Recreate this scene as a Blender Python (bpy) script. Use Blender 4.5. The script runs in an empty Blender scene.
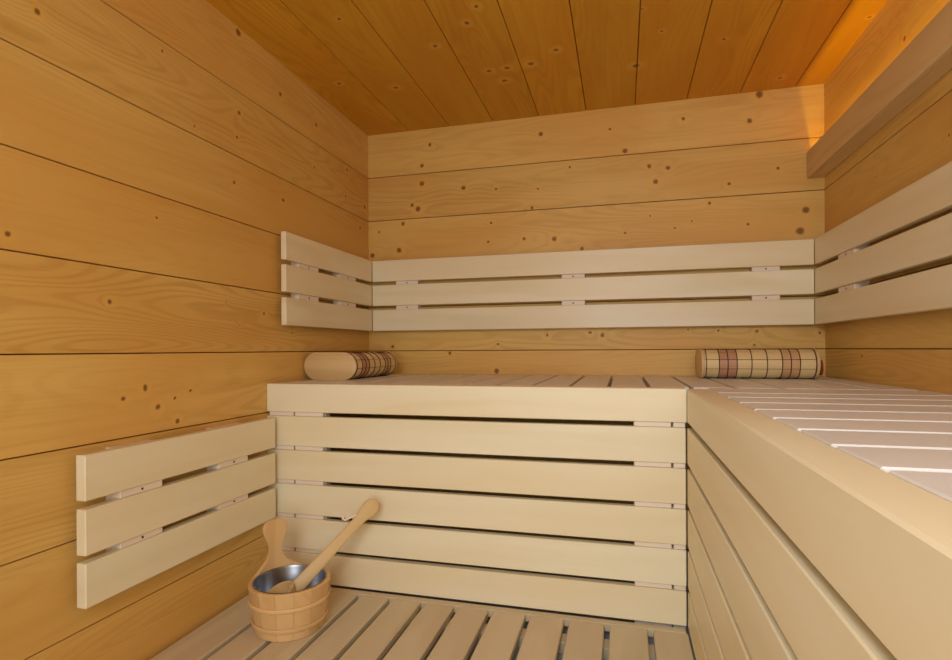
import bpy, bmesh, math, random
from mathutils import Vector, Matrix
random.seed(7)
SC = bpy.context.scene
COL = SC.collection
ZC = 0.826                      # camera height above the floor; all z below are given relative to it

# ------------------------------------------------------------------ camera
yaw, pitch, roll, F = 0.25962, -0.00116, -0.00537, 551.187
fw = Vector((-math.sin(yaw)*math.cos(pitch), math.cos(yaw)*math.cos(pitch), math.sin(pitch)))
rt = Vector((math.cos(yaw), math.sin(yaw), 0)); up = rt.cross(fw)
r2 = rt*math.cos(roll) + up*math.sin(roll); u2 = -rt*math.sin(roll) + up*math.cos(roll)
cam = bpy.data.objects.new('camera', bpy.data.cameras.new('camera')); COL.objects.link(cam)
M = Matrix((r2, u2, -fw)).transposed().to_4x4(); M.translation = Vector((0, 0, ZC)); cam.matrix_world = M
cam.data.sensor_width = 36; cam.data.lens = F/952*36; cam.data.shift_y = (349.879-330)/952
cam.data.clip_start = 0.02
SC.camera = cam
# ------------------------------------------------------------------ light
SC.view_settings.view_transform = 'Standard'; SC.view_settings.look = 'None'
SC.view_settings.gamma = 1; SC.view_settings.use_curve_mapping = False
SC.view_settings.exposure = 0.0
w = bpy.data.worlds.new('daylight'); SC.world = w; w.use_nodes = True
w.node_tree.nodes['Background'].inputs[0].default_value = (.80, .90, 1.0, 1)
w.node_tree.nodes['Background'].inputs[1].default_value = 1.0
def area(name, loc, rot, sx, sy, power, col, spread=180):
    l = bpy.data.lights.new(name, 'AREA'); l.shape = 'RECTANGLE'; l.size = sx; l.size_y = sy
    l.energy = power; l.color = col; l.spread = math.radians(spread)
    o = bpy.data.objects.new(name, l); COL.objects.link(o)
    o.location = (loc[0], loc[1], loc[2]+ZC); o.rotation_euler = rot
    return o
# daylight falling in through the open glass front behind the camera
area('daylight_opening', (.02, -.78, .22), (math.radians(84), 0, 0), 1.15, 1.3, 18.3, (.94, .975, 1.0))
# added cool fill, a guessed flash above and behind the camera, brightening the bench corner
fl = area('added_fill', (-.16, -.64, .60), (0, 0, 0), .34, .26, 3.0, (.80, .92, 1.0), 90)
fl.rotation_euler = (Vector((.38, 1.35, -.45))-Vector((-.16, -.64, .60))).to_track_quat('-Z', 'Y').to_euler()
# amber strip hidden in the valance
area('amber_strip_light', (.7235, 1.0, .682), (math.radians(180), math.radians(-14), 0), .008, 2.75, 3.0, (1.0, .68, .0))

# ------------------------------------------------------------------ helpers
def tag(o, label=None, cat=None, group=None, kind=None):
    if label: o['label'] = label
    if cat: o['category'] = cat
    if group: o['group'] = group
    if kind: o['kind'] = kind
    return o
def empty(name, loc, label, cat, group=None):
    o = bpy.data.objects.new(name, None); COL.objects.link(o); o.empty_display_size = .05
    o.location = (loc[0], loc[1], loc[2]+ZC)
    return tag(o, label, cat, group)
class MB:
    """one mesh; every vertex keeps wood coordinates gc (along, across, through) and a board value bv"""
    def __init__(s):
        s.bm = bmesh.new(); s.gc = s.bm.verts.layers.float_vector.new('gc'); s.bv = s.bm.verts.layers.float.new('bv')
    def new_board(s):
        s.off = Vector((random.uniform(0, 60), random.uniform(0, 60), random.uniform(0, 60))); s.val = random.random()
    def v(s, co, g):
        q = s.bm.verts.new((co[0], co[1], co[2]+ZC)); q[s.gc] = Vector(g)+s.off; q[s.bv] = s.val; return q
    def face(s, vs):
        try: return s.bm.faces.new(vs)
        except ValueError: return None
    def box(s, lo, hi, ax=0, c=.002, rot=None, val=None):
        """chamfered board, grain along axis ax"""
        s.new_board()
        if val is not None: s.val = val
        lo = Vector(lo); hi = Vector(hi)
        c = min(c, min((hi-lo))*.45)
        order = [ax]+[i for i in (0, 1, 2) if i != ax]
        if ax == 2: order = [2, 0, 1]
        if ax == 0 and (hi-lo)[1] < (hi-lo)[2]: order = [0, 2, 1]
        if ax == 1 and (hi-lo)[0] < (hi-lo)[2]: order = [1, 2, 0]
        V = {}
        for sx in (0, 1):
            for sy in (0, 1):
                for sz in (0, 1):
                    sg = (sx, sy, sz)
                    for k in range(3):
                        p = [0, 0, 0]
                        for i in range(3):
                            inn = 0 if i == k else c
                            p[i] = (hi[i]-inn) if sg[i] else (lo[i]+inn)
                        pw = Vector(p)
                        g = [pw[order[0]], pw[order[1]], pw[order[2]]]
                        if rot: pw = rot(pw)
                        V[sg+(k,)] = s.v(pw, g)
        for k in range(3):
            i, j = [q for q in (0, 1, 2) if q != k]
            for sk in (0, 1):
                vs = []
                for a, b in ((0, 0), (1, 0), (1, 1), (0, 1)):
                    sg = [0, 0, 0]; sg[k] = sk; sg[i] = a; sg[j] = b; vs.append(V[tuple(sg)+(k,)])
                s.face(vs)
            for a in (0, 1):
                for b in (0, 1):
                    e = []
                    for e1 in (0, 1):
                        sg = [0, 0, 0]; sg[k] = e1; sg[i] = a; sg[j] = b; e.append(tuple(sg))
                    s.face([V[e[0]+(i,)], V[e[0]+(j,)], V[e[1]+(j,)], V[e[1]+(i,)]])
        for sx in (0, 1):
            for sy in (0, 1):
                for sz in (0, 1):
                    s.face([V[(sx, sy, sz, k)] for k in range(3)])
        return s
    def loft(s, rings, grain, closed=True, cap=True):
        """rings: lists of points; grain(i,j,p)->gc"""
        s.new_board(); R = []
        for i, rg in enumerate(rings): R.append([s.v(p, grain(i, j, p)) for j, p in enumerate(rg)])
        n = len(rings[0])
        for i in range(len(R)-1):
            for j in range(n if closed else n-1):
                s.face([R[i][j], R[i][(j+1) % n], R[i+1][(j+1) % n], R[i+1][j]])
        if cap: s.face(R[0][::-1]); s.face(R[-1])
        return R
    def build(s, name, m, parent=None, smooth=False):
        bmesh.ops.recalc_face_normals(s.bm, faces=s.bm.faces[:])
        me = bpy.data.meshes.new(name); s.bm.to_mesh(me); s.bm.free()
        if smooth:
            for p in me.polygons: p.use_smooth = True
            me.set_sharp_from_angle(angle=math.radians(38))
        me.materials.append(m)
        o = bpy.data.objects.new(name, me); COL.objects.link(o)
        if parent:
            o.parent = parent; r = parent; off = Vector((0, 0, 0))
            while r: off += r.location; r = r.parent
            me.transform(Matrix.Translation(-off))
        return o
def tube(mb, pts, r, n=8, caps=True):
    pts = [Vector(p) for p in pts]; rings = []; L = 0; prev = None
    for i, p in enumerate(pts):
        t = (pts[min(i+1, len(pts)-1)]-pts[max(i-1, 0)]).normalized()
        a = (prev - t*prev.dot(t)) if prev else (t.orthogonal())
        a.normalize(); prev = a; b = t.cross(a)
        rings.append([p+(a*math.cos(q*2*math.pi/n)+b*math.sin(q*2*math.pi/n))*r for q in range(n)])
    mb.loft(rings, lambda i, j, p: (i*.02, j*.003, 0), cap=caps)
def loop_tube(mb, pts, r, n=6):
    pts = [Vector(p) for p in pts]; N = len(pts); rings = []; cen = sum(pts, Vector())/N
    for i, p in enumerate(pts):
        t = (pts[(i+1) % N]-pts[i-1]).normalized(); a = (p-cen); a = (a-t*a.dot(t)).normalized(); b = t.cross(a)
        rings.append([p+(a*math.cos(q*2*math.pi/n)+b*math.sin(q*2*math.pi/n))*r for q in range(n)])
    rings.append(rings[0])
    mb.loft(rings, lambda i, j, p: (i*.02, j*.003, 0), cap=False)

# ------------------------------------------------------------------ materials
class NT:
    def __init__(s, name):
        s.m = bpy.data.materials.new(name); s.m.use_nodes = True; s.t = s.m.node_tree; s.n = s.t.nodes
        s.b = s.n['Principled BSDF']
    def lk(s, a, b): s.t.links.new(a, b)
    def put(s, inp, x):
        if hasattr(x, 'is_linked') or isinstance(x, bpy.types.NodeSocket): s.lk(x, inp)
        else: inp.default_value = x
    def math(s, op, a, b=0.0, c=None, clamp=False):
        q = s.n.new('ShaderNodeMath'); q.operation = op; q.use_clamp = clamp
        s.put(q.inputs[0], a); s.put(q.inputs[1], b)
        if c is not None: s.put(q.inputs[2], c)
        return q.outputs[0]
    def vmath(s, op, a, b):
        q = s.n.new('ShaderNodeVectorMath'); q.operation = op; s.put(q.inputs[0], a); s.put(q.inputs[1], b)
        return q.outputs['Value'] if op == 'DISTANCE' else q.outputs[0]
    def noise(s, vec, scale=1.0, detail=2.0, rough=.5, dist=0.0):
        q = s.n.new('ShaderNodeTexNoise'); s.put(q.inputs['Vector'], vec); q.inputs['Scale'].default_value = scale
        q.inputs['Detail'].default_value = detail; q.inputs['Roughness'].default_value = rough; q.inputs['Distortion'].default_value = dist
        return q.outputs['Fac']
    def attr(s, name):
        q = s.n.new('ShaderNodeAttribute'); q.attribute_name = name; return q
    def mix(s, f, a, b, mode='MIX'):
        q = s.n.new('ShaderNodeMix'); q.data_type = 'RGBA'; q.blend_type = mode
        s.put(q.inputs[0], f); s.put(q.inputs[6], a); s.put(q.inputs[7], b); return q.outputs[2]
    def smooth(s, x, a, b, lo=0.0, hi=1.0):
        q = s.n.new('ShaderNodeMapRange'); q.interpolation_type = 'SMOOTHSTEP'
        s.put(q.inputs[0], x); q.inputs[1].default_value = a; q.inputs[2].default_value = b
        q.inputs[3].default_value = lo; q.inputs[4].default_value = hi; return q.outputs[0]
def rgb(r, g, b):
    f = lambda c: (c/255/12.92) if c <= 10.3 else ((c/255+.055)/1.055)**2.4
    return (f(r), f(g), f(b), 1)
def wood(name, base, dark, red, ring_amp=.5, rings=9.0, knots=None, axes=None, var=.10, rough=.5, fib=.42, bump=.15, knotcol=(108, 62, 16), rand_knots=0):
    N = NT(name); g = N.attr('gc').outputs['Vector']; bv = N.attr('bv').outputs['Fac']
    lowv = N.vmath('MULTIPLY', g, (.7, 6.0, 6.0))
    n1 = N.noise(lowv, 1.0, 1.5, .45)
    ph = N.math('MULTIPLY', n1, rings)
    kd = None
    if knots:
        tc = N.n.new('ShaderNodeTexCoord').outputs['Object']
        warp = N.n.new('ShaderNodeTexNoise'); warp.inputs['Scale'].default_value = 45; N.lk(tc, warp.inputs['Vector'])
        wv = N.vmath('MULTIPLY', N.vmath('SUBTRACT', warp.outputs['Color'], (.5, .5, .5)), (.010, .010, .010))
        mask = [0, 0, 0]; mask[axes[0]] = 1; mask[axes[1]] = 1
        p = N.vmath('MULTIPLY', N.vmath('ADD', tc, wv), tuple(mask))
        for a, b, r in knots:
            c = [0, 0, 0]; c[axes[0]] = a; c[axes[1]] = b
            if 2 in axes: c[2] += ZC
            d = N.math('DIVIDE', N.vmath('DISTANCE', p, tuple(c)), r*.82)
            kd = d if kd is None else N.math('MINIMUM', kd, d)
    elif rand_knots:
        q = N.n.new('ShaderNodeTexVoronoi'); q.inputs['Scale'].default_value = rand_knots
        N.lk(N.vmath('MULTIPLY', g, (.6, 1, 1)), q.inputs['Vector']); kd = N.math('MULTIPLY', q.outputs['Distance'], 22.0)
    if kd is not None:
        halo = N.math('DIVIDE', 1.0, N.math('ADD', 1.0, N.math('POWER', N.math('MULTIPLY', kd, .36), 2.0)))
        ph = N.math('ADD', ph, N.math('MULTIPLY', halo, 1.3))
    s = N.math('SINE', N.math('MULTIPLY', ph, 6.2832))
    ring = N.smooth(s, -.3, 1.0)
    amp = N.smooth(N.noise(N.vmath('MULTIPLY', g, (.5, 2.2, 2.2)), 1.0, 1.0), .40, .68, .25, 1.0)
    ring = N.math('MULTIPLY', N.math('MULTIPLY', ring, amp), ring_amp)
    fibre = N.noise(N.vmath('MULTIPLY', g, (5, 260, 260)), 1.0, 2.0, .6)
    fibre = N.math('MULTIPLY', N.math('SUBTRACT', fibre, .5), fib)
    blot = N.noise(N.vmath('MULTIPLY', g, (1.6, 17, 17)), 1.0, 3.0)
    f = N.math('ADD', N.math('ADD', ring, fibre), N.math('MULTIPLY', N.math('SUBTRACT', blot, .42), .85), clamp=True)
    col = N.mix(f, base, dark)
    hue = N.smooth(N.noise(N.vmath('MULTIPLY', g, (1.6, 4.5, 4.5)), 1.0, 1.0), .35, .7)
    col = N.mix(N.math('MULTIPLY', hue, .55), col, red)
    val = N.math('ADD', 1.0-var/2, N.math('MULTIPLY', bv, var))
    col = N.mix(1.0, col, N.n_comb(val) if hasattr(N, 'n_comb') else comb(N, val), 'MULTIPLY')
    if kd is not None:
        col = N.mix(N.smooth(kd, 4.2, 1.2, 0.0, .42), col, rgb(230, 176, 84))
        col = N.mix(N.smooth(kd, 1.35, .6, 0.0, .82), col, rgb(*knotcol))
        col = N.mix(N.smooth(kd, .5, .2, 0.0, .35), col, rgb(120, 78, 20))
    N.lk(col, N.b.inputs['Base Color'])
    N.b.inputs['Roughness'].default_value = rough; N.b.inputs['Specular IOR Level'].default_value = .35
    bp = N.n.new('ShaderNodeBump'); bp.inputs['Strength'].default_value = bump; bp.inputs['Distance'].default_value = .002
    N.lk(N.math('ADD', ring, fibre), bp.inputs['Height']); N.lk(bp.outputs[0], N.b.inputs['Normal'])
    return N.m
def comb(N, v):
    q = N.n.new('ShaderNodeCombineColor')
    for i in range(3): N.lk(v, q.inputs[i])
    return q.outputs[0]
def plain(name, col, rough=.5, metal=0.0, spec=.4, var=.0, scale=30):
    N = NT(name)
    if var:
        tc = N.n.new('ShaderNodeTexCoord').outputs['Object']; n = N.noise(tc, scale, 3)
        c2 = tuple(c*(1-var) for c in col[:3])+(1,)
        N.lk(N.mix(n, col, c2), N.b.inputs['Base Color'])
    else: N.b.inputs['Base Color'].default_value = col
    N.b.inputs['Roughness'].default_value = rough; N.b.inputs['Metallic'].default_value = metal
    N.b.inputs['Specular IOR Level'].default_value = spec
    return N.m

K_BACK = [(-0.852, 0.943, 0.0092), (-0.892, 0.849, 0.0102), (-0.892, 0.767, 0.0139), (-0.912, 0.651, 0.0139), (-0.941, 0.672, 0.0093), (-0.692, 0.731, 0.0113), (-0.541, 0.714, 0.0067), (-0.354, 0.7, 0.0066), (-0.339, 0.938, 0.0109), (-0.38, 0.618, 0.0088), (-1.108, 0.556, 0.0071), (-0.565, 0.564, 0.0067), (-0.416, 0.486, 0.0088), (-0.283, 0.477, 0.013), (-0.216, 0.783, 0.0065), (-0.046, 0.928, 0.0063), (0.015, 0.83, 0.0126), (0.112, 0.757, 0.0104), (0.185, 0.743, 0.0103), (0.136, 0.691, 0.0124), (0.493, 0.903, 0.0119), (0.246, 0.939, 0.0082), (0.53, 1.002, 0.0158), (0.417, 0.658, 0.008), (0.594, 0.706, 0.0079), (0.345, 0.587, 0.0073), (0.486, 0.493, 0.008), (0.692, 0.534, 0.0155), (0.671, 0.454, 0.0175), (0.114, 0.55, 0.005), (0.277, 0.518, 0.0041), (0.211, 0.492, 0.0053), (-0.579, 0.48, 0.0067), (-1.007, 0.466, 0.014), (-1.143, 0.447, 0.0142), (-1.042, 0.015, 0.0094), (-0.536, 0.023, 0.0067), (-0.76, -0.017, 0.0091), (-0.542, -0.098, 0.0134), (-0.165, 0.428, 0.0107), (0.013, 0.485, 0.0063), (-0.133, 0.068, 0.0085), (-0.081, 0.058, 0.0106), (-0.317, 0.06, 0.0065), (0.261, 0.074, 0.0053), (0.375, 0.07, 0.0061), (0.516, 0.066, 0.0079), (0.508, 0.012, 0.0052), (0.738, 0.056, 0.007), (-0.987, 0.588, 0.0117)]
K_LEFT = [(0.868, 0.7, 0.0082), (1.485, 1.0, 0.0126), (1.187, 0.786, 0.0042), (1.299, 0.632, 0.0042), (1.487, 0.748, 0.0079), (1.477, 0.668, 0.0063), (1.462, 0.523, 0.0068), (1.717, 0.534, 0.0089), (1.166, 0.344, 0.0052), (0.809, 0.231, 0.0069), (1.703, 0.904, 0.0088), (1.939, 0.887, 0.0079), (2.191, 0.788, 0.0088), (2.176, 0.67, 0.0065), (2.359, 0.668, 0.0117), (2.312, 0.56, 0.0092), (1.923, 0.716, 0.0059), (1.03, 0.116, 0.007), (1.606, 0.125, 0.006), (1.423, 0.149, 0.003), (1.485, 0.079, 0.0031), (1.768, 0.063, 0.0055), (1.127, -0.093, 0.0088), (1.065, -0.115, 0.0072), (1.167, -0.145, 0.0091), (1.223, -0.127, 0.0054), (1.23, -0.191, 0.0081), (1.279, -0.112, 0.0056)]
K_CEIL = [(-0.836, 1.53, 0.0077), (-1.04, 1.9, 0.0095), (-0.845, 1.988, 0.0116), (-0.601, 1.751, 0.01), (-0.464, 1.654, 0.0093), (-0.414, 1.582, 0.0089), (-0.466, 1.961, 0.011), (-0.398, 1.957, 0.0108), (-0.426, 2.047, 0.0114), (-0.31, 1.95, 0.012), (-0.213, 1.884, 0.010), (0.062, 1.725, 0.006), (0.052, 2.067, 0.0144), (0.579, 2.304, 0.0094), (0.128, 1.862, 0.0064), (0.328, 1.964, 0.0066), (0.74, 1.955, 0.0062)]
K_RIGHT = [(1.775, 0.849, 0.0083), (1.958, 0.524, 0.0046), (1.563, 0.505, 0.0048), (2.063, -0.029, 0.0065)]
PB, PD, PR = rgb(226, 184, 102), rgb(182, 128, 48), rgb(214, 156, 74)
M_BACK = wood('pine_back', PB, PD, PR, knots=K_BACK, axes=(0, 2), rings=24, ring_amp=.32)
M_LEFT = wood('pine_left', PB, PD, PR, knots=K_LEFT, axes=(1, 2), rings=30, ring_amp=.36)
M_RIGHT = wood('pine_right', PB, PD, PR, knots=K_RIGHT, axes=(1, 2), rings=24, ring_amp=.32)
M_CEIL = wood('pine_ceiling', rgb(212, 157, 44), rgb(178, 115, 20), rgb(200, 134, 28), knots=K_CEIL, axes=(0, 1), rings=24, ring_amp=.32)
M_BACKING = plain('groove_backing', rgb(150, 92, 38), .8)
M_PALE = wood('aspen_board', rgb(240, 228, 194), rgb(220, 196, 142), rgb(238, 216, 172), ring_amp=.30, rings=4, var=.05, fib=.14, rough=.38, bump=.05)
M_SLAT = wood('aspen_slat', rgb(232, 229, 224), rgb(214, 206, 194), rgb(228, 219, 212), ring_amp=.30, rings=4, var=.07, fib=.14, rough=.36, bump=.05)
M_DUCK = wood('duckboard_wood', rgb(216, 200, 166), rgb(188, 164, 124), rgb(208, 182, 150), ring_amp=.35, rings=5, var=.10, fib=.16, rough=.5, bump=.06)
M_VAL = wood('valance_wood', rgb(226, 196, 142), rgb(196, 156, 98), rgb(214, 178, 124), ring_amp=.35, rings=8, var=.05, fib=.16, rough=.5, bump=.06)
M_BATTEN = wood('batten_wood', rgb(240, 224, 204), rgb(224, 198, 170), rgb(238, 214, 196), ring_amp=.25, rings=4, var=.04, fib=.1, rough=.5, bump=.05)
M_BUCKET = wood('bucket_wood', rgb(224, 184, 126), rgb(198, 150, 92), rgb(218, 174, 122), ring_amp=.45, rings=8, var=.14, fib=.2, rough=.42, bump=.08)
M_LADLE = wood('ladle_wood', rgb(220, 188, 132), rgb(190, 150, 90), rgb(212, 176, 122), ring_amp=.4, rings=8, var=.05, fib=.2, rough=.42, bump=.06)
M_METAL = plain('brushed_steel', rgb(160, 160, 166), .28, 1.0)
M_SCREW = plain('screw_steel', rgb(70, 62, 56), .4, .8)
M_FLOOR = plain('grey_floor_tile', rgb(196, 200, 206), .5, var=.12, scale=8)
M_WOVEN_DARK = plain('brown_binding', rgb(86, 44, 20), .8, var=.3)
M_RED = plain('red_cloth', rgb(150, 52, 28), .8, var=.3)

XL, XR, YB, YF, XS, ZF = -1.162, .756, 2.4, 1.616, .171, -.771
Y0 = -.75                       # front of the cabin, behind the camera
ZCL, G0, PITCH = 1.016, .813, .2046
FLOOR = -ZC
# ------------------------------------------------------------------ setting
f_ = MB(); f_.box((XL-.1, Y0-.6, FLOOR-.04), (XR+.1, YB+.1, FLOOR), 0, 0); tag(f_.build('floor', M_FLOOR), kind='structure')
levels = [ZCL+.01]+[G0-PITCH*k for k in range(9)]
levels = [z for z in levels if z > FLOOR]+[FLOOR]
def wall(name, m, plane, lo, hi, sgn, extra=()):
    """boards stacked up, grooves at the level heights; plane axis 0 or 1"""
    mb = MB(); lv = sorted(set(list(levels)+list(extra)), reverse=True)
    for a, b in zip(lv[:-1], lv[1:]):
        g = .0006 if (a in extra or b in extra) else .0014
        t0, t1 = (plane, plane+.02*sgn) if sgn > 0 else (plane-.02, plane)
        if name in ('wall_back',): mb.box((lo, t0, b+g), (hi, t1, a-g), 0, .0012)
        elif name == 'wall_front': mb.box((lo, t0, b+g), (hi, t1, a-g), 0, .0012)
        else: mb.box((t0, lo, b+g), (t1, hi, a-g), 1, .0012)
    o = mb.build(name, m); return tag(o, kind='structure')
wall('wall_left', M_LEFT, XL, Y0, YB+.02, -1)
wall('wall_back', M_BACK, YB, XL-.02, XR+.02, 1)
wall('wall_right', M_RIGHT, XR, Y0, YB+.02, 1, extra=(.915,))
def backing(name, lo, hi, m=None):  # plain panel behind the boarding, unseen except through the grooves
    b = MB(); b.box(lo, hi, 0, 0); return tag(b.build(name, m or M_BACKING), kind='structure')
backing('backing_panel_1', (XL-.04, Y0, FLOOR), (XL-.0202, YB+.04, ZCL+.04))
backing('backing_panel_2', (XR+.0202, Y0, FLOOR), (XR+.04, YB+.04, ZCL+.04))
backing('backing_panel_3', (XL-.0195, YB+.0202, FLOOR), (XR+.0195, YB+.04, ZCL+.04))
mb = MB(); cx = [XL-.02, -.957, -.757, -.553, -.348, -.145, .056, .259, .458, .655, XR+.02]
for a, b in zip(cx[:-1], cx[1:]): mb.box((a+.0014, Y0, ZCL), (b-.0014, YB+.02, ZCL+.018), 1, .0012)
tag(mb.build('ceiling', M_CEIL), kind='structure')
backing('backing_panel_4', (XL-.0195, Y0, ZCL+.0182), (XR+.0195, YB+.0195, ZCL+.04))
# front wall: narrow boarded piers and lintel around the open glass front
mb = MB()
for z1, z0 in zip(levels[:-1], levels[1:]):
    if z0 > .85: mb.box((XL, Y0-.02, z0+.002), (XR, Y0, z1-.002), 0, .0012)
    else:
        mb.box((XL, Y0-.02, z0+.002), (-.95, Y0, z1-.002), 0, .0012); mb.box((.64, Y0-.02, z0+.002), (XR, Y0, z1-.002), 0, .0012)
tag(mb.build('wall_front', M_LEFT), kind='structure')

# ------------------------------------------------------------------ benches
TOPS = [-.112, -.220, -.333, -.446, -.559, -.672]; BOTS = [-.206, -.319, -.432, -.545, -.658, -.768]
ZT = -.112
b1 = empty('sauna_bench', (-.5, 2.0, FLOOR), 'pale slatted upper bench along the knotty back wall, six wide boards on its front', 'bench')
for k, (a, b) in enumerate(zip(TOPS, BOTS)):
    mb = MB(); mb.box((XL+.0008, YF, b), (XS-.003 if k else XS, YF+(.06 if k == 0 else .024), a), 0, .002); mb.build('front_board', M_PALE, b1)
for x0, x1 in ((.030, .131), (.135, .168), (-1.156, -1.062), (-1.058, -.953)):
    mb = MB(); mb.box((x0, YF+.0245, FLOOR), (x1, YF+.055, TOPS[0]-.095), 2, .0015); po = mb.build('post', M_BATTEN, b1)
    for k in range(5):
        mb = MB(); mb.box((x0+.001, YF+.006, TOPS[k+1]+.0004), (x1-.001, YF+.0242, BOTS[k]-.0004), 0, .001); mb.build('spacer', M_BATTEN, po)
xs = [XL+.004, -1.085, -.967, -.849, -.731, -.613, -.497, -.382, -.268, -.154, -.040, .075, .190, .305, .426, .545, .650, XR-.004]
for a, b in zip(xs[:-1], xs[1:]):
    mb = MB(); mb.box((a+.006, YF+.063, ZT-.024), (b-.006, YB-.006, ZT), 1, .002); mb.build('seat_slat', M_SLAT, b1)
for y0, y1 in ((2.33, 2.392), (1.95, 2.0), (1.681, 1.73)):
    mb = MB(); mb.box((XL+.004, y0, ZT-.07), (XR-.004, y1, ZT-.0245), 0, .001); mb.build('bearer', M_BATTEN, b1)

b2 = empty('sauna_bench', (.46, .7, FLOOR), 'pale slatted side bench along the right wall with its long boarded side', 'bench')
YN = -.55
for k, (a, b) in enumerate(zip(TOPS, BOTS)):
    mb = MB(); mb.box((XS+(.0005 if k == 0 else 0), YN, b), (XS+(.06 if k == 0 else .024), YF-.0005+(.0 if k else 0), a), 1, .003 if k == 0 else .002); mb.build('front_board', M_PALE, b2)
ys = [1.675, 1.622, 1.492, 1.363, 1.234, 1.103, .974, .846, .717, .589, .461, .333, .205, .077, -.05, -.178, -.306, -.434, YN+.003]
for a, b in zip(ys[1:-1], ys[2:]):
    mb = MB(); mb.box((XS+.0625, b+.006, ZT-.024), (XR-.004, a-.006, ZT), 0, .002); mb.build('seat_slat', M_SLAT, b2)
mb = MB(); mb.box((XS+.0625, YF+.004, ZT-.024), (XR-.004, YF+.058, ZT-.0005), 0, .002); mb.build('end_rail', M_SLAT, b2)
for x0, x1 in ((.70, .75), (.46, .51), (XS+.064, XS+.10)):
    mb = MB(); mb.box((x0, YN+.01, ZT-.07), (x1, YF+.05, ZT-.0245), 1, .001); mb.build('bearer', M_BATTEN, b2)

# ------------------------------------------------------------------ duckboard
d = empty('duckboard', (-.5, .9, FLOOR), 'low slatted wooden floor grid in front of the benches, bucket standing on it', 'duckboard')
px = [XL+.006, -1.018, -.910, -.803, -.697, -.591, -.485, -.379, -.268, -.157, -.045, .070, XS+.006]
for a, b in zip(px[:-1], px[1:]):
    mb = MB(); mb.box((a+.008, -.45, ZF-.024), (b-.008, 1.583, ZF), 1, .003); mb.build('floor_slat', M_DUCK, d)
mb = MB(); mb.box((XL+.006, 1.587, ZF-.024), (XS-.006, YF-.003, ZF-.001), 0, .002); mb.build('end_rail', M_DUCK, d)
for y in (1.50, .95, .35, -.3):
    mb = MB(); mb.box((XL+.02, y, FLOOR), (XS-.02, y+.05, ZF-.0245), 0, .001); mb.build('bearer', M_DUCK, d)

# ------------------------------------------------------------------ backrests
def screw(root_part, loc, nrm):
    mb = MB(); n = Vector(nrm); a = n.orthogonal().normalized(); b = n.cross(a); loc = Vector(loc)
    rings = [[loc+n*h+(a*math.cos(q*.7854)+b*math.sin(q*.7854))*r for q in range(8)] for h, r in ((-.002, .0032), (.0006, .0032), (.0012, .002))]
    mb.loft(rings, lambda i, j, p: (0, 0, 0)); mb.build('screw', M_SCREW, root_part)
UT = [(.412, .3145), (.298, .2030), (.184, .0870)]
LT = [(-.223, -.322), (-.340, -.440), (-.456, -.553)]
def backrest(root, axis, plane, sgn, a0, a1, rows, battens, depth, m=M_PALE, th=.022):
    """boards on the face plane, battens between them and the wall; sgn: direction towards the wall"""
    for zt, zb in rows:
        mb = MB(); p0, p1 = sorted((plane, plane+th*sgn))
        lo, hi = ((p0, a0, zb), (p1, a1, zt)) if axis == 0 else ((a0, p0, zb), (a1, p1, zt))
        mb.box(lo, hi, 1 if axis == 0 else 0, .002); mb.build('backrest_board', m, root)
    for s0, s1 in battens:
        p0, p1 = sorted((plane+(th+.0003)*sgn, plane+(depth-.0005)*sgn)); s0, s1 = sorted((s0, s1)); mb = MB()
        zb, zt = rows[-1][1]+.006, rows[0][0]-.0005
        lo, hi = ((p0, s0, zb), (p1, s1, zt)) if axis == 0 else ((s0, p0, zb), (s1, p1, zt))
        mb.box(lo, hi, 2, .001); bt = mb.build('batten', M_BATTEN, root)
        for i in range(len(rows)-1):
            z = (rows[i][1]+rows[i+1][0])/2; c = (s0+s1)/2; q = plane+.0062*sgn
            mb = MB(); q0, q1 = sorted((q, plane+(th+.0002)*sgn)); g0, g1 = rows[i+1][0]+.0003, rows[i][1]-.0003
            lo, hi = ((q0, s0, g0), (q1, s1, g1)) if axis == 0 else ((s0, q0, g0), (s1, q1, g1))
            mb.box(lo, hi, 1 if axis == 0 else 0, .001); mb.build('spacer', M_BATTEN, bt)
            screw(bt, (q, c, z) if axis == 0 else (c, q, z), (-sgn, 0, 0) if axis == 0 else (0, -sgn, 0))
g = 'pale three-board backrests'
r1 = empty('backrest', (-.2, YB-.03, .087), 'longest three-board pale backrest, fixed across the knotty back wall above the bench', 'backrest', g)
backrest(r1, 1, YB-.05, 1, XL+.041, XR-.051, UT, [(-1.005, -.897), (-.248, -.151), (.49, .589)], .05)
r2_ = empty('backrest', (XL+.02, 2.0, .087), 'shortest pale backrest, on the left wall above the upper bench in the corner', 'backrest', g)
backrest(r2_, 0, XL+.04, -1, 1.672, YB-.0505, UT, [(1.760, 1.895), (2.06, 2.20)], .04, th=.02)
r3 = empty('backrest', (XR-.02, 1.2, .087), 'pale backrest on the right wall above the side bench, under the glowing valance', 'backrest', g)
backrest(r3, 0, XR-.05, 1, -.3, YB-.0505, UT, [(2.0, 2.133), (1.1, 1.2), (.3, .4)], .05)
r4 = empty('backrest', (XL+.02, 1.25, -.553), 'low pale backrest on the left wall, down behind the wooden bucket', 'backrest', g)
backrest(r4, 0, XL+.05, -1, .924, 1.594, LT, [(1.015, 1.135), (1.336, 1.462)], .05, th=.026)

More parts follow.
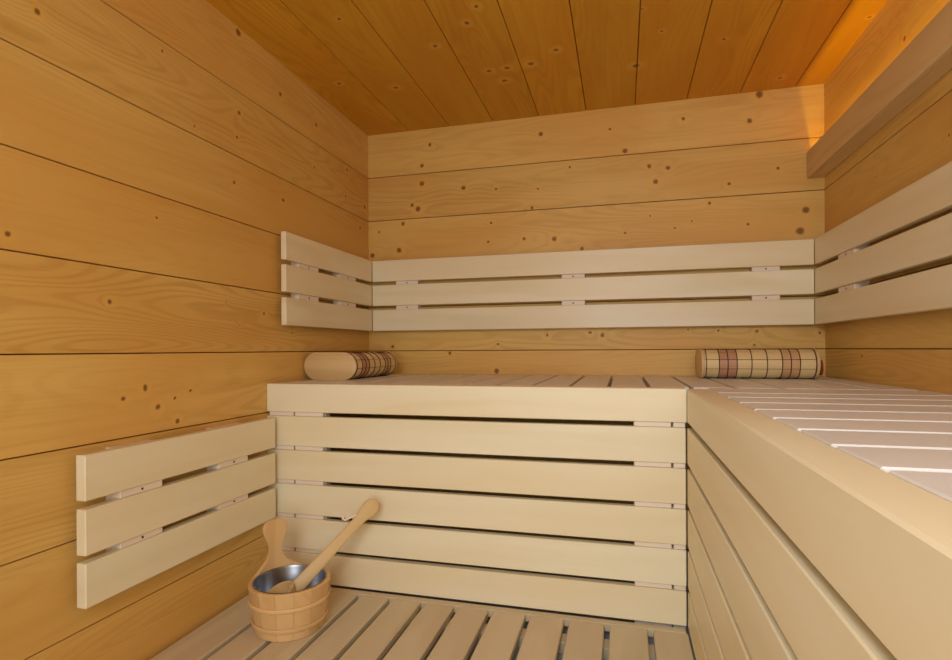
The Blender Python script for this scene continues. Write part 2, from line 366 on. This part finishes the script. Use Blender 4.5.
# ------------------------------------------------------------------ valance with lamp
v = empty('light_valance', (.72, 1.0, .655), 'wooden valance box high on the right wall with amber light above it', 'valance')
mb = MB(); mb.box((.694, -.6, .655), (.712, YB-.003, .757), 1, .0015); mb.build('front_board', M_VAL, v)
mb = MB(); mb.box((.7125, -.6, .655), (XR-.002, YB-.003, .667), 1, .001); mb.build('bottom_board', M_VAL, v)
N = NT('amber_diffuser'); N.b.inputs['Base Color'].default_value = (.9, .6, .2, 1)
N.b.inputs['Emission Color'].default_value = (1, .5, .06, 1); N.b.inputs['Emission Strength'].default_value = 3
mb = MB(); mb.box((.7165, -.5, .6675), (.7305, YB-.03, .679), 1, .001)
tag(mb.build('light_strip', N.m), 'amber light strip lying hidden inside the wooden valance box', 'lamp')

# ------------------------------------------------------------------ bamboo headrests
def stadium(W, H, n=10):
    r = H/2; pts = []
    for i in range(n+1):
        t = -math.pi/2+math.pi*i/n; pts.append((W/2-r+r*math.cos(t), r*math.sin(t)))
    for i in range(n+1):
        t = math.pi/2+math.pi*i/n; pts.append((-W/2+r+r*math.cos(t), r*math.sin(t)))
    return pts
def resample(pts, step):
    P = [Vector(p) for p in pts]; P.append(P[0]); out = []; tot = sum((P[i+1]-P[i]).length for i in range(len(P)-1))
    n = max(8, round(tot/step)); seg = tot/n; i = 0; acc = 0
    for k in range(n):
        d0 = k*seg
        while acc+(P[i+1]-P[i]).length < d0 and i < len(P)-2: acc += (P[i+1]-P[i]).length; i += 1
        L = (P[i+1]-P[i]).length; out.append(P[i].lerp(P[i+1], (d0-acc)/max(L, 1e-9)))
    return out
def bamboo_mat(Lk, bands):
    N = NT('bamboo_strips'); g = N.attr('gc').outputs['Vector']; sep = N.n.new('ShaderNodeSeparateXYZ'); N.lk(g, sep.inputs[0])
    rp = N.n.new('ShaderNodeValToRGB'); rp.color_ramp.interpolation = 'CONSTANT'
    N.lk(N.math('DIVIDE', sep.outputs[0], Lk), rp.inputs[0]); el = rp.color_ramp.elements
    el[0].position = 0; el[0].color = bands[0][1]
    for i, (p, c) in enumerate(bands[1:]):
        e = el[1] if i == 0 else el.new(p); e.position = p; e.color = c
    n = N.noise(N.vmath('MULTIPLY', g, (8, 160, 160)), 1.0, 2)
    col = N.mix(N.math('MULTIPLY', n, .35), rp.outputs[0], rgb(170, 120, 70))
    N.lk(col, N.b.inputs['Base Color']); N.b.inputs['Roughness'].default_value = .42
    return N.m
CR, PK, TN = rgb(236, 208, 150), rgb(196, 146, 112), rgb(214, 172, 120)
LK = .385
M_BAMBOO = bamboo_mat(LK, [(0, CR), (.157, PK), (.31, CR), (.69, TN), (.835, CR)])
def headrest(root, org, ax, W, H, flip=False, red=False):
    """org: bottom centre of the first end; ax 'x' or 'y' run direction"""
    org = Vector(org)
    def P(l, q): # length, section
        return org+(Vector((l, q[0], q[1]+H/2)) if ax == 'x' else Vector((q[0], l, q[1]+H/2)))
    outl = stadium(W-.004, H-.004)
    strip = resample(stadium(W-.004, H-.004), .034)
    n = len(strip)
    mb = MB()
    fine = resample(stadium(W-.004, H-.004), .0085)
    core = stadium(W-.012, H-.012)
    for k in range(0, len(fine), 4):
        seg = [fine[(k+i) % len(fine)] for i in range(5)]
        a, b = seg[0].lerp(seg[1], .12), seg[-1].lerp(seg[-2], .12)
        seg = [a]+seg[1:-1]+[b]; inner = [s*.93 for s in seg][::-1]; ring = seg+inner
        mb.new_board(); mb.off = Vector((0, random.uniform(0, 50), 0))
        A = [mb.v(P(.012, q), (.012, q[0]+q[1], 0)) for q in ring]; B = [mb.v(P(LK-.012, q), (LK-.012, q[0]+q[1], 0)) for q in ring]
        for i in range(len(ring)): mb.face([A[i], A[(i+1) % len(ring)], B[(i+1) % len(ring)], B[i]])
        mb.face(A[::-1]); mb.face(B)
    mb.build('bamboo_cover', M_BAMBOO, root, smooth=True)
    mb = MB(); mb.loft([[P(.010, q) for q in core], [P(LK-.010, q) for q in core]], lambda i, j, p: (0, 0, 0)); mb.build('core', M_WOVEN_DARK, root)
    mb = MB()
    for t in (.045, .157, .232, .31, .435, .565, .69, .762, .835, .965):
        loop_tube(mb, [P(t*LK, q) for q in resample(stadium(W-.002, H-.002), .012)], .0016)
    tag(mb.build('binding_cord', M_WOVEN_DARK, root), 'dark brown binding cords')
    for l0, l1 in ((0, .0125), (LK-.0125, LK)):
        mb = MB(); s0 = stadium(W-.008, H-.008, 14); s1 = stadium(W, H, 14)
        s2 = stadium(W-.022, H-.022, 14)
        e = .002; rings = [[P(l0, q) for q in s0], [P(l0+e, q) for q in s1], [P(l1-e, q) for q in s1], [P(l1, q) for q in s0]]
        mb.loft(rings, lambda i, j, p: (p[1] if ax == 'x' else p[0], p[2], 0)); mb.build('end_cap', M_LADLE, root, smooth=True)
    if red:
        mb = MB(); c = P(LK+.001, (-W/2+.030, -.012)); 
        pts = [c+Vector((0, .022*math.cos(t)-.005, .027*math.sin(t))) for t in [i*math.pi/6 for i in range(12)]]
        mb.loft([pts, [p+Vector((.007, 0, 0)) for p in pts]], lambda i, j, p: (0, 0, 0)); tag(mb.build('tab', M_RED, root), 'dark red tab on the end')
hr = empty('bamboo_headrest', (.48, 2.23, ZT), 'bamboo headrest on the right end of the back bench, long side to the viewer', 'headrest', 'bamboo headrests')
headrest(hr, (.277, 2.235, ZT+.0005), 'x', .19, .107, red=True)
hl = empty('bamboo_headrest', (-1.035, 2.03, ZT), 'bamboo headrest in the left corner of the bench, rounded wooden end facing out', 'headrest', 'bamboo headrests')
headrest(hl, (-1.050, 1.835, ZT+.0005), 'y', .214, .103)

# ------------------------------------------------------------------ bucket
BX, BY, BR0, BR1, BH = -.904, 1.359, .0935, .1105, .131
bk = empty('sauna_bucket', (BX, BY, ZF), 'small wooden stave bucket with tall ear, standing on the floor grid', 'bucket')
def ringpts(r, z, n=72, a0=0.0): return [Vector((BX+r*math.cos(a0+2*math.pi*i/n), BY+r*math.sin(a0+2*math.pi*i/n), z)) for i in range(n)]
def rad(h): return BR0+(BR1-BR0)*h/BH
NST = 14
mb = MB()
for s in range(NST):            # staves, each a slightly rounded board
    mb.new_board(); a0 = 2*math.pi*s/NST+.003; a1 = 2*math.pi*(s+1)/NST-.003
    prof = [(0, -.002), (.002, 0), (BH*.5, 0), (BH-.003, 0), (BH, -.003), (BH, -.011), (BH-.004, -.0135), (.012, -.0135), (0, -.0135)]
    A = []
    for i in range(7):
        a = a0+(a1-a0)*i/6; edge = -.0004 if i in (0, 6) else 0
        A.append([mb.v((BX+(rad(h)+o+edge)*math.cos(a), BY+(rad(h)+o+edge)*math.sin(a), ZF+.0005+h), (h, rad(h)*a, o)) for h, o in prof])
    for i in range(6):
        for j in range(len(prof)): mb.face([A[i][j], A[i+1][j], A[i+1][(j+1) % len(prof)], A[i][(j+1) % len(prof)]])
    mb.face(A[0]); mb.face(A[-1][::-1])
mb.build('staves', M_BUCKET, bk, smooth=True)
for h, hh in ((.030, .013), (.086, .012)):    # wooden hoops
    mb = MB(); prof = [(-hh/2, .0005), (-hh/2, .004), (-hh/4, .0055), (hh/4, .0055), (hh/2, .004), (hh/2, .0005)]
    rings = []
    for i in range(73):
        a = 2*math.pi*i/72; rings.append([Vector((BX+(rad(h+z)+o)*math.cos(a), BY+(rad(h+z)+o)*math.sin(a), ZF+h+z)) for z, o in prof])
    mb.loft(rings, lambda i, j, p: (i*.0095, j*.003, 0), cap=False); mb.build('hoop', M_BUCKET, bk, smooth=True)
mb = MB()                        # steel liner
prof = [(BR1-.012, BH+.0015), (BR1-.015, BH+.001), (BR1-.017, BH-.006), (BR0-.014, .03), (BR0-.020, .022), (.001, .020)]
mb.loft([ringpts(r, ZF+h) for r, h in prof], lambda i, j, p: (0, 0, 0), cap=False); tag(mb.build('liner', M_METAL, bk, smooth=True), 'grey steel liner')
# the ear: one tall stave shaped like a paddle
mb = MB(); EA = math.radians(147); rad_dir = Vector((math.cos(EA), math.sin(EA), 0)); tan = Vector((-math.sin(EA), math.cos(EA), 0))
half = [(-.003, .086), (0, .082), (.003, .073), (.010, .056), (.022, .036), (.036, .0235), (.052, .0195), (.068, .021), (.084, .0265), (.100, .0325), (.114, .0355), (.126, .0345), (.136, .029), (.141, .020), (.143, .010)]
R = []
def earpt(t, z, r):             # bent like the stave at the rim, flattening out towards the paddle
    a = EA+t/BR1; k = min(1, max(0, (z-.008)/.035)); k = k*k*(3-2*k)
    arc = Vector((BX+r*math.cos(a), BY+r*math.sin(a), 0)); flat = Vector((BX, BY, 0))+rad_dir*r+tan*t
    q = arc.lerp(flat, k); q.z = ZF+BH+z; return q
for z, w_ in half:
    ts = [w_*q for q in (-1, -.93, -.7, -.45, -.2, 0, .2, .45, .7, .93, 1)]
    R.append([earpt(t, z, BR1-.0118+(.002 if abs(t) >= w_*.99 else 0)) for t in ts]+[earpt(t, z, BR1-.0005-(.002 if abs(t) >= w_*.99 else 0)) for t in ts[::-1]])
mb.loft(R, lambda i, j, p: (p[2], (p-Vector((BX, BY, p[2]))).dot(tan), 0))
mb.build('ear', M_BUCKET, bk, smooth=True)

# ------------------------------------------------------------------ ladle
ld = empty('sauna_ladle', (-.905, 1.34, ZF+.07), 'wooden ladle resting in the bucket, its long handle leaning up to the right', 'ladle')
A = Vector((-.888, 1.362, -.668)); B_ = Vector((-.738, 1.560, -.470)); dr = (B_-A).normalized()
view = (B_+A)*.5; view.normalize(); side = dr.cross(view).normalized(); nrm = side.cross(dr).normalized()
if nrm.dot(view) > 0: nrm = -nrm
Ln = (B_-A).length
mb = MB(); rings = []
for t, w_, th in ((-.02, .019, .006), (.05, .0195, .007), (.2, .0185, .0075), (.4, .0165, .0075), (.6, .0155, .0075), (.74, .0155, .0075), (.82, .0175, .0078), (.88, .0225, .008), (.94, .025, .008), (.98, .022, .0075), (1.01, .013, .006), (1.02, .006, .003)):
    c = A+dr*Ln*t; sec = []
    for i in range(16):
        q = 2*math.pi*i/16; cs, sn = math.cos(q), math.sin(q)
        sec.append(c+side*w_*math.copysign(abs(cs)**.6, cs)+nrm*th*math.copysign(abs(sn)**.6, sn))
    rings.append(sec)
mb.loft(rings, lambda i, j, p: ((p-A).dot(dr), (p-A).dot(side), (p-A).dot(nrm))); mb.build('handle', M_LADLE, ld, smooth=True)
mb = MB(); bc = A-dr*.030+Vector((-.012, -.014, .012)); ax = Vector((-.25, -.30, .92)).normalized(); a_ = ax.orthogonal().normalized(); b_ = ax.cross(a_)
prof = [(.004, -.030), (.022, -.030), (.034, -.022), (.040, -.006), (.042, .012), (.0395, .0135), (.037, .012), (.034, -.004), (.027, -.017), (.004, -.022)]
mb.loft([[bc+ax*h+(a_*math.cos(i*.19635)+b_*math.sin(i*.19635))*r for i in range(32)] for r, h in prof], lambda i, j, p: (j*.008, i*.005, 0))
tag(mb.build('bowl', M_LADLE, ld, smooth=True), 'round wooden scoop')
mb = MB(); e0 = A+dr*Ln*.83-side*.012
sd = side if side.x < 0 else -side
e0 = A+dr*Ln*.80+sd*.011
tube(mb, [e0, e0+sd*.010-dr*.010, e0+sd*.016-dr*.024, e0+sd*.020-dr*.034, e0+sd*.028-dr*.036, e0+sd*.031-dr*.029], .0040, 8)
tag(mb.build('hanging_loop', M_BATTEN, ld, smooth=True), 'pale curled hanging loop')
